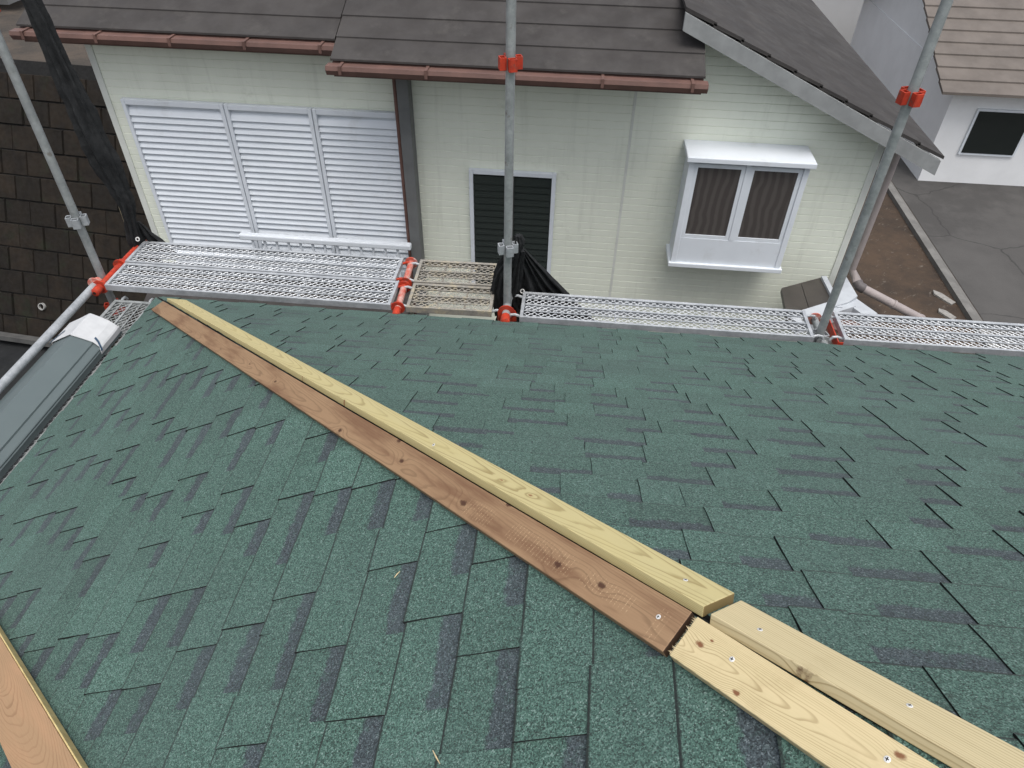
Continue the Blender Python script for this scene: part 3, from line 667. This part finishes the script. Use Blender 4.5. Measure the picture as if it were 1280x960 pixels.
# ---- storm shutters (three louvred panels)
zt = PY(330, 132, WY-.05).z; zb = -1.62
xs = [PY(199, 262, WY-.05).x, PY(313, 262, WY-.05).x, PY(412, 265, WY-.05).x, PY(512, 278, WY-.05).x]
for i in range(3):
    x0, x1 = xs[i]+.004, xs[i+1]-.004
    sh = empty('storm_shutter', (x0, WY-.06, zb), ['white louvred storm shutter at the house corner beside the rolled netting', 'middle white louvred storm shutter of the three', 'white louvred storm shutter next to the grey pillar'][i], 'shutter', 'louvred storm shutters')
    for xa in (x0, x1-.035):
        b = MB(); b.bevbox((xa, WY-.075, zb), (xa+.035, WY-.022, zt), .004); b.obj('stile', M['white'], sh)
    for za in (zb, zt-.05):
        b = MB(); b.bevbox((x0+.036, WY-.073, za), (x1-.036, WY-.024, za+.05), .004); b.obj('rail', M['white'], sh)
    b = MB(); z = zb+.055
    while z < zt-.11:
        b.prism([(x0+.036, WY-.032, z+.070), (x0+.036, WY-.066, z+.006), (x0+.036, WY-.062, z), (x0+.036, WY-.028, z+.064)], (x1-x0-.072, 0, 0)); z += .062
    b.obj('louvre_slats', M['white'], sh, kind='stuff')
    b = MB(); b.box((x0+.02, WY-.025, zb+.01), (x1-.02, WY-.021, zt-.01)); b.obj('backing', M['white'], sh)
# window guard with balusters in front of the shutters
gx0, gx1 = PY(300, 294, WY-.25).x, PY(514, 308, WY-.25).x; gz = PY(400, 301, WY-.25).z
gd = empty('window_guard', (gx0, WY-.25, gz-.5), 'white window guard rail with balusters before the louvred shutters', 'railing')
b = MB(); b.bevbox((gx0, WY-.285, gz-.03), (gx1, WY-.215, gz+.03), .012); b.obj('top_rail', M['white'], gd)
b = MB(); b.bevbox((gx0+.05, WY-.27, gz-.45), (gx1-.05, WY-.23, gz-.41), .004); b.obj('bottom_rail', M['white'], gd)
nb = int((gx1-gx0-.2)/.125)
for i in range(nb+1):
    x = gx0+.12+i*.125; b = MB(); b.bevbox((x-.011, WY-.261, gz-.41), (x+.011, WY-.239, gz-.031), .003); b.obj('baluster', M['white'], gd)
for x in (gx0+.2, gx1-.2):
    b = MB(); b.box((x-.015, WY-.2385, gz-.25), (x+.015, WY-.01, gz-.22)); b.obj('bracket', M['white'], gd)
# dark pent roof under the shutters
b = MB(); b.prism([(XL-.05, WY-.01, -1.66), (XL-.05, 1.95, -1.98), (XL-.05, 1.95, -2.05), (XL-.05, WY-.01, -1.80)], (px_-.02-XL, 0, 0)); b.obj('pent_roof', slate, nh)
# ---- dark window
glass = NT('dark_glass', .06, .5); glass.col((.012, .016, .015)); M['glass'] = glass.mat
jg = NT('smoked_louvre_glass', .16, .6); jg.col((.022, .028, .026))
x0, x1 = PY(589, 300, WY).x, PY(690, 312, WY).x; zt2 = PY(640, 212, WY).z; zb2 = -1.72
wn = empty('window', (x0, WY, zb2), 'dark window with white aluminium frame behind the netted pole', 'window')
for xa in (x0, x1-.04):
    b = MB(); b.bevbox((xa, WY-.05, zb2), (xa+.04, WY-.002, zt2), .004); b.obj('jamb', M['white'], wn)
for za in (zb2, zt2-.045):
    b = MB(); b.bevbox((x0+.041, WY-.048, za), (x1-.041, WY-.002, za+.045), .004); b.obj('frame', M['white'], wn)
b = MB(); b.box((x0+.04, WY-.02, zb2+.04), (x1-.04, WY-.012, zt2-.04)); b.obj('pane', M['glass'], wn)
b = MB(); b.box((x0+.04, WY-.0115, zb2+.04), (x1-.04, WY-.003, zt2-.04)); b.obj('backing', M['dark'], wn)
jl = MB(); zq = zb2+.06
while zq < zt2-.12:
    jl.prism([(x0+.042, WY-.040, zq), (x0+.042, WY-.0205, zq+.075), (x0+.042, WY-.0245, zq+.076), (x0+.042, WY-.044, zq+.001)], (x1-x0-.084, 0, 0)); zq += .068
jl.obj('louvre_panes', jg.mat, wn, kind='stuff')
b = MB(); xm = (x0+x1)/2; b.bevbox((xm-.02, WY-.052, zb2+.046), (xm+.02, WY-.0455, zt2-.046), .002); b.obj('mullion', simple('dark_bronze', (.05, .05, .048), None, 6, .4), wn)
# ---- bay window
BY = WY-.34; xa, xb = PY(838, 328, BY).x, PY(975, 335, BY).x; zs = PY(900, 331, BY).z; zt3 = zs+1.02
bw = empty('bay_window', (xa, BY, zs), 'white boxed bay window with two dark panes on the pale green wall', 'window')
b = MB(); b.bevbox((xa-.02, BY-.02, zs-.045), (xb+.02, WY-.001, zs), .006); b.obj('sill', M['white'], bw)
b = MB(); b.bevbox((xa-.03, BY-.05, zt3), (xb+.03, WY-.001, zt3+.05), .008); b.obj('canopy', M['white'], bw)
for x in (xa, xb-.05):
    b = MB(); b.bevbox((x, BY, zs+.001), (x+.05, BY+.05, zt3-.001), .004); b.obj('post', M['white'], bw)
    xx = x+.012 if x == xa else x+.026
    b = MB(); b.box((xx, BY+.051, zs+.001), (xx+.012, WY-.002, zt3-.001)); b.obj('side_panel', M['white'], bw)
b = MB(); b.box((xa+.051, BY+.008, zs+.001), (xb-.051, BY+.042, zs+.26)); b.obj('apron_panel', M['white'], bw)
bpane = NT('brownish_glass', .08, .5); px3 = bpane.sep(bpane.pos())[0]; bpane.col(bpane.mix(bpane.mapr(bpane.m('SINE', bpane.m('ADD', bpane.m('MULTIPLY', px3, 85), bpane.m('MULTIPLY', bpane.noise(bpane.pos(), 3, 2), 9))), -.6, .9), (.062, .054, .051), (.085, .076, .071)))
xm = (xa+xb)/2
for u0, u1 in ((xa+.051, xm-.021), (xm+.021, xb-.051)):
    s = MB(); s.box((u0, BY+.012, zs+.262), (u0+.035, BY+.04, zt3-.03)); s.box((u1-.035, BY+.012, zs+.262), (u1, BY+.04, zt3-.03)); s.box((u0+.0355, BY+.013, zs+.262), (u1-.0355, BY+.039, zs+.297)); s.box((u0+.0355, BY+.013, zt3-.065), (u1-.0355, BY+.039, zt3-.03))
    f = s.obj('sash', M['white'], bw); p = MB(); p.box((u0+.03, BY+.022, zs+.29), (u1-.03, BY+.03, zt3-.06)); p.obj('pane', bpane.mat, f)
b = MB(); b.box((xm-.02, BY+.005, zs+.262), (xm+.02, BY+.045, zt3-.002)); b.obj('mullion', M['white'], bw)
b = MB(); b.box((xa+.06, WY-.02, zs+.01), (xb-.06, WY-.012, zt3-.01)); b.obj('interior', simple('curtain_brown', (.09, .078, .072), None, 6, .9), bw)

# ---- porch roof on the right corner
pzr = -1.27
def PPn(x, y, z=pzr): return PZ(x, y, z)
pr = empty('porch_roof', PPn(1010, 380) + Vector((0, 0, -.3)), 'small dark brown porch roof with white fascia at the corner of the pale green house', 'porch roof')
brn = simple('dark_brown_panel', (.055, .047, .042), (.04, .035, .032), 4, .35, spec=.5, stain=((.09, .08, .07), 6, .5))
c0, c1, c2, c3 = PPn(977, 360), PPn(1033, 345), PPn(1052, 384), PPn(985, 403, pzr)
mm0, mm1 = c0.lerp(c1, .42), c3.lerp(c2, .42)
for q in ([c0, mm0, mm1, c3], [mm0.lerp(c1, .02), c1, c2, mm1.lerp(c2, .02)]):
    b = MB(); b.slab([q[0], q[3], q[2], q[1]], .05); b.obj('panel', brn, pr)
wht = simple('white_fascia', (.46, .49, .52), (.38, .40, .43), 6, .5)
def bar(pts, w_, h_, name, mat, parent):
    b = MB()
    a, c = Vector(pts[0]), Vector(pts[1]); d = (c-a).normalized(); s = d.cross(Vector((0, 0, 1))).normalized()*w_/2
    b.prism([a-s, a+s, a+s-Vector((0, 0, h_)), a-s-Vector((0, 0, h_))], c-a); return b.obj(name, mat, parent)
bar([PPn(992, 399, pzr+.02), PPn(1062, 377, pzr+.02)], .16, .12, 'fascia', wht, pr)
b = MB(); b.slab([PPn(1047, 346, pzr+.04), PPn(1040, 384, pzr+.04), PPn(1062, 377, pzr+.04), PPn(1072, 370, pzr+.04), PPn(1058, 346, pzr+.04)], .12); b.obj('corner_fascia', wht, pr)
bar([PPn(1062, 374, pzr+.01), PPn(1090, 394, pzr+.01)], .14, .1, 'fascia', wht, pr)
bar([PPn(1030, 345, pzr+.03), PPn(1050, 384, pzr+.03)], .05, .06, 'flashing', wht, pr)
b = MB(); b.prism([PPn(1000, 403, pzr-.1), PPn(1064, 384, pzr-.1), PPn(1090, 402, pzr-.1), PPn(1060, 415, pzr-.1)], (0, 0, -.03)); b.obj('soffit', simple('reddish_brick_dark', (.14, .085, .075), (.07, .05, .045), 7, .85), pr)
dp = empty('downpipe', PZ(1140, 395, GZ), 'pinkish plastic downpipe with an elbow beside the porch roof', 'pipe')
pk = simple('faded_pink_pvc', (.36, .315, .305), (.29, .255, .25), 5, .5); dk = simple('grey_elbow', (.14, .125, .125), None, 6, .5)
a0, a1, a2 = PZ(1064, 336, -1.35), PZ(1074, 358, -1.45), PZ(1150, 398, -1.7)
b = MB(); b.tube([Vector((a0.x, a0.y, .02)), a0, a1.lerp(a0, .2)], .046, 14); b.obj('upper_pipe', pk, dp, True)
b = MB(); b.tube([a1.lerp(a0, .25), a1, a1.lerp(a2, .07)], .052, 14); b.obj('elbow', dk, dp, True)
b = MB(); b.tube([a1.lerp(a2, .06), a1.lerp(a2, .5), a2], .044, 14); b.tube([a2+Vector((0, 0, .03)), Vector((a2.x, a2.y, GZ))], .044, 14); b.obj('lower_pipe', pk, dp, True)
b = MB(); b.tube([a1.lerp(a2, .55), a1.lerp(a2, .58)], .051, 14); b.obj('coupling', pk, dp, True)

# ================================================================== GROUND
gm = NT('ground_soil', .95, .2); P = gm.pos()
c = gm.mix(gm.mapr(gm.noise(P, 1.2, 8, .7), .3, .7), (.09, .072, .058), (.05, .045, .04)); gm.col(c); gm.bump(gm.noise(P, 14, 6), .5, .03)
def sheet(name, poly, z, mat, label=None, kind='structure', th=None):
    b = MB(); b.add([(p[0], p[1], z) for p in poly], [list(range(len(poly)))]); o = b.obj(name, mat, fixn=False); o['kind'] = kind; return o
sheet('ground', [(-900, -900), (900, -900), (900, 900), (-900, 900)], GZ, gm.mat)
dm = NT('dirt_with_debris', .95, .2); P = dm.pos(); x, y, z = dm.sep(P)
st = dm.comb(dm.m('ADD', dm.m('MULTIPLY', x, 2.2), dm.m('MULTIPLY', y, 2.2)), dm.m('SUBTRACT', dm.m('MULTIPLY', x, 6), dm.m('MULTIPLY', y, 6)), 0)
c = dm.mix(dm.mapr(dm.noise(P, .9, 7, .7), .3, .7), (.078, .054, .038), (.042, .033, .027))
c = dm.mix(dm.m('MULTIPLY', dm.mapr(dm.noise(st, 1.2, 5, .7), .58, .72), .7), c, (.19, .17, .145)); dm.col(c); dm.bump(dm.noise(P, 12, 7), .6, .03)
G = lambda x, y: PZ(x, y, GZ)
k0, k1 = G(1168, 335), G(1212, 405); kd = (k0-k1).normalized(); ka = k1-kd*14; kb = k0+kd*60
side = Vector((kd.y, -kd.x, 0))
sheet('dirt', [ka, kb, kb-side*9, ka-side*9], GZ+.004, dm.mat)
am = NT('asphalt', .9, .3); P = am.pos(); c = am.mix(am.mapr(am.noise(P, .7, 7, .65), .3, .7), (.080, .077, .074), (.058, .056, .054))
c = am.mix(am.m('MULTIPLY', am.noise(P, 70, 2), .3), c, (.115, .11, .105))
vc = am.n('TexVoronoi', feature='DISTANCE_TO_EDGE'); nz_ = am.n('TexNoise'); am.l(P, nz_.inputs['Vector']); nz_.inputs['Scale'].default_value = 1.3; nz_.inputs['Detail'].default_value = 5
mx_ = am.n('Mix', data_type='VECTOR'); mx_.inputs[0].default_value = .35; am.l(P, mx_.inputs[4]); am.l(nz_.outputs['Color'], mx_.inputs[5]); am.l(mx_.outputs[1], vc.inputs['Vector']); vc.inputs['Scale'].default_value = .55
c = am.mix(am.m('MULTIPLY', am.mapr(vc.outputs['Distance'], 0, .012, 1, 0), .6), c, (.02, .02, .02)); c = am.mix(am.m('MULTIPLY', am.mapr(am.noise(P, .35, 5, .7), .5, .62), .4), c, (.045, .043, .042)); am.col(c); am.bump(am.noise(P, 60, 3), .3, .01)
sheet('road', [ka+side*.3, ka+side*11, kb+side*11, kb+side*.3], GZ+.008, am.mat)
b = MB(); b.prism([ka, ka+side*.13, ka+side*.13+Vector((0, 0, .11)), ka+Vector((0, 0, .11))], kb-ka); o = b.obj('kerb', simple('concrete_kerb', (.19, .185, .175), (.13, .127, .12), 3, .85)); o['kind'] = 'structure'
b = MB(); b.prism([ka+side*.17, ka+side*.23, ka+side*.23+Vector((0, 0, .06)), ka+side*.17+Vector((0, 0, .06))], kb-ka); o = b.obj('kerb_edging', simple('concrete_edging', (.17, .165, .155), None, 3, .85)); o['kind'] = 'structure'
rb = simple('pale_rubble', (.30, .29, .27), (.2, .19, .18), 20, .9)
for (x, y, l2, lab) in [(1178, 373, .5, 'pale broken slab piece on the dirt beside the kerb'), (1182, 394, .36, 'smaller pale slab fragment on the dirt near the mesh plank')]:
    p = G(x, y); q = (G(x+6, y+4)-p).normalized()*l2; s = Vector((-q.y, q.x, 0)).normalized()*.085; b = MB()
    b.slab([p-q*.5+Vector((0, 0, .045)), p-q*.3-s+Vector((0, 0, .045)), p+q*.5-s*.6+Vector((0, 0, .035)), p+q*.45+s+Vector((0, 0, .035)), p-q*.2+s*.8+Vector((0, 0, .045))], .035); tag(b.obj('slab_fragment', rb), lab, 'rubble', 'slab fragments on the dirt')
# black layer laid over the ground below the block wall
tb = simple('black_ground_surface', (.009, .010, .011), (.016, .017, .018), 2, .8, stain=((.05, .05, .05), 9, .25))
sheet('black_ground', [(-16, -4), (-.4, -4), (-.4, 5.4), (-16, 6.2)], GZ+.004, tb)

# ---- retaining wall of blocks, battered back
BAT = math.radians(27)
B0, B1 = G(0, 419), G(62, 428); wd = (B1-B0).normalized(); wd.z = 0; wd.normalize()
wn_ = Vector((-wd.y, wd.x, 0)); up = wn_*math.sin(BAT) + Vector((0, 0, math.cos(BAT))); out = wd.cross(up).normalized()
if out.y > 0: out = -out
rw = empty('retaining_wall', B0, 'dark mossy battered block retaining wall with a white weep pipe', 'wall')
org = B0 - wd*6
blk = [simple('mossy_block_%d' % i, a, b_, 5, .95, bump=.5, stain=((.012, .016, .008), 3, .7)) for i, (a, b_) in enumerate([((.016, .0115, .0075), (.008, .006, .0045)), ((.012, .009, .0062), (.007, .0055, .0042)), ((.019, .0135, .0088), (.010, .0074, .0054))])]
b = MB(); b.prism([org, org+wd*14, org+wd*14+up*4.6, org+up*4.6], -out*.3); b.obj('backing', M['dark'], rw)
bw_, bh_ = .47, .40; r5 = random.Random(5)
for j in range(11):
    for i in range(29):
        a0 = i*bw_ + (bw_/2 if j % 2 else 0) + .004; a1 = a0+bw_-.008; h0, h1 = j*bh_+.008, (j+1)*bh_-.004
        pr_ = r5.uniform(.02, .045); q = [org+wd*a+up*h+out*.002 for a, h in ((a0, h0), (a1, h0), (a1, h1), (a0, h1))]
        ii = [org+wd*a+up*h+out*pr_ for a, h in ((a0+.012, h0+.012), (a1-.012, h0+.012), (a1-.012, h1-.012), (a0+.012, h1-.012))]
        bb = MB(); bb.add(q+ii, [(4, 5, 6, 7), (0, 1, 5, 4), (1, 2, 6, 5), (2, 3, 7, 6), (3, 0, 4, 7)]); bb.obj('block', blk[r5.randrange(3)], rw)
wp = on(53, 383, out, out.dot(B0)+.05)
pvc = simple('white_pvc', (.4, .4, .385), None, 10, .5)
b = MB(); n = 16; ax = out; a_ = ax.orthogonal().normalized(); c_ = ax.cross(a_)
for h, r0 in ((-.06, .062), (.03, .062), (.03, .05), (-.05, .05)): b.v += [wp+ax*h+(a_*math.cos(2*math.pi*k/n)+c_*math.sin(2*math.pi*k/n))*r0 for k in range(n)]
for i in range(3):
    for k in range(n): b.f.append([i*n+k, i*n+(k+1) % n, (i+1)*n+(k+1) % n, (i+1)*n+k]); b.m.append(0)
b.f.append([3*n+k for k in range(n)]); b.m.append(1); b.obj('weep_pipe', [pvc, M['dark']], rw)
b = MB(); b.prism([org+out*.02, org+out*.28, org+out*.28+Vector((0, 0, .10)), org+out*.02+Vector((0, 0, .1))], wd*14); b.obj('footing', simple('grey_footing', (.12, .12, .115), (.08, .08, .078), 4, .85), rw)

# ================================================================== FAR HOUSES AND GREENERY
def far_house(label, x0, x1, y0, y1, zg, ze, ridge, wallc, roofc, wins, ridge_axis='x', ov=.5):
    root = empty('far_house', ((x0+x1)/2, (y0+y1)/2, zg), label, 'house', 'houses beyond the neighbour')
    wm_ = simple('far_wall', wallc, tuple(q*.92 for q in wallc), 1.2, .8); rm = simple('far_roof', roofc, None, 1.5, .7)
    b = MB(); b.box((x0, y0, zg), (x1, y1, ze)); b.obj('wall', wm_, root)
    xm, ym = (x0+x1)/2, (y0+y1)/2
    b = MB(); st = 12
    if ridge_axis == 'x':
        for sg, yy in ((1, y0-ov), (-1, y1+ov)):
            for i in range(st):
                t0, t1 = i/st, (i+1)/st+.01; ya, yb = yy+(ym-yy)*t0, yy+(ym-yy)*t1
                za, zb_ = ze-.1+(ridge-ze)*t0+.04, ze-.1+(ridge-ze)*t1
                b.prism([(x0-ov, ya, za), (x0-ov, yb, zb_), (x0-ov, yb, zb_-.07), (x0-ov, ya, za-.06)], (x1-x0+2*ov, 0, 0))
        g = MB(); g.prism([(x0+.02, y0+.01, ze), (x0+.02, y1-.01, ze), (x0+.02, ym, ridge-.2)], (x1-x0-.04, 0, 0)); g.obj('gable', wm_, root)
    else:
        for xx in (x0-ov, x1+ov):
            for i in range(st):
                t0, t1 = i/st, (i+1)/st+.01; xa_, xb_ = xx+(xm-xx)*t0, xx+(xm-xx)*t1
                za, zb_ = ze-.1+(ridge-ze)*t0+.04, ze-.1+(ridge-ze)*t1
                b.prism([(xa_, y0-ov, za), (xb_, y0-ov, zb_), (xb_, y0-ov, zb_-.07), (xa_, y0-ov, za-.06)], (0, y1-y0+2*ov, 0))
        g = MB(); g.prism([(x0+.01, y0+.02, ze), (x1-.01, y0+.02, ze), (xm, y0+.02, ridge-.2)], (0, y1-y0-.04, 0)); g.obj('gable', wm_, root)
    b.obj('roof', rm, root)
    for (u0, u1, v0, v1) in wins:
        f = MB(); f.box((u0-.05, y0-.05, v0-.05), (u1+.05, y0-.001, v1+.05)); fo = f.obj('window', M['white'], root)
        p = MB(); p.box((u0, y0-.06, v0), (u1, y0-.0505, v1)); p.obj('pane', M['glass'], fo)
    return root
far_house('white walled far house with brown roof across the asphalt', 11.2, 20, 14.2, 22, GZ, -2.9, -.9, (.80, .81, .82), (.15, .13, .115), [(11.9, 13.1, -4.5, -3.5), (14.5, 16, -4.6, -3.5)])
far_house('far house with blue-grey roof above the block wall', -19, -9.2, 11.5, 19, GZ+2.2, -1.0, .9, (.55, .53, .5), (.16, .185, .195), [(-13.5, -11.5, -2.4, -1.4)])
far_house('grey roofed far house behind the gable of the pale green house', 5.5, 12.5, 24, 32, GZ, -1.6, .6, (.5, .5, .5), (.16, .155, .15), [])
lot = sheet('terrace', [tuple((org+up*4.4).xy), tuple((org+wd*14+up*4.4).xy), (3, 60), (-60, 60), (-60, 8)], (org+up*4.4).z-.05, gm.mat)
def tree(label, x, y, zg, h, rad, seed):
    r6 = random.Random(seed); root = empty('tree', (x, y, zg), label, 'tree', 'far trees')
    bark = simple('bark', (.09, .07, .055), None, 8, .9); b = MB()
    b.tube([(x, y, zg), (x+.1, y, zg+h*.3), (x-.05, y+.1, zg+h*.6), (x, y, zg+h*.85)], [.2, .15, .1, .04], 10)
    for i in range(9):
        a = i*2.4; z0 = zg+h*r6.uniform(.3, .7); b.tube([(x, y, z0), (x+math.cos(a)*rad*.4, y+math.sin(a)*rad*.4, z0+h*.12), (x+math.cos(a)*rad*.8, y+math.sin(a)*rad*.8, z0+h*.18)], [.07, .045, .015], 6)
    b.obj('trunk', bark, root, True)
    V, F = [], []; cl = []
    for i in range(46):
        a, e = r6.uniform(0, 6.28), r6.uniform(-.6, 1.4); rr = rad*r6.uniform(.45, 1)
        cl.append((Vector((x+rr*math.cos(a)*math.cos(e), y+rr*math.sin(a)*math.cos(e), zg+h*.6+h*.34*math.sin(e))), r6.uniform(.25, .5)*rad*.6))
    for c, s in cl:
        for k in range(150):
            d = Vector((r6.gauss(0, 1), r6.gauss(0, 1), r6.gauss(0, .8))); p = c+d.normalized()*s*r6.random()**.4
            n = Vector((r6.gauss(0, 1), r6.gauss(0, 1), r6.gauss(.6, 1))).normalized(); a = n.orthogonal().normalized(); q = n.cross(a); l_ = r6.uniform(.05, .1); bs = len(V)
            V += [p-a*l_, p+q*l_*.5, p+a*l_, p-q*l_*.5]; F.append([bs, bs+1, bs+2, bs+3])
    build('crown', V, F, simple('leaves', (.075, .085, .03), (.045, .06, .02), 3, .8), root)['kind'] = 'stuff'
tree('olive green tree beyond the white walled far house', 23.5, 30.0, GZ, 6.5, 2.6, 3)
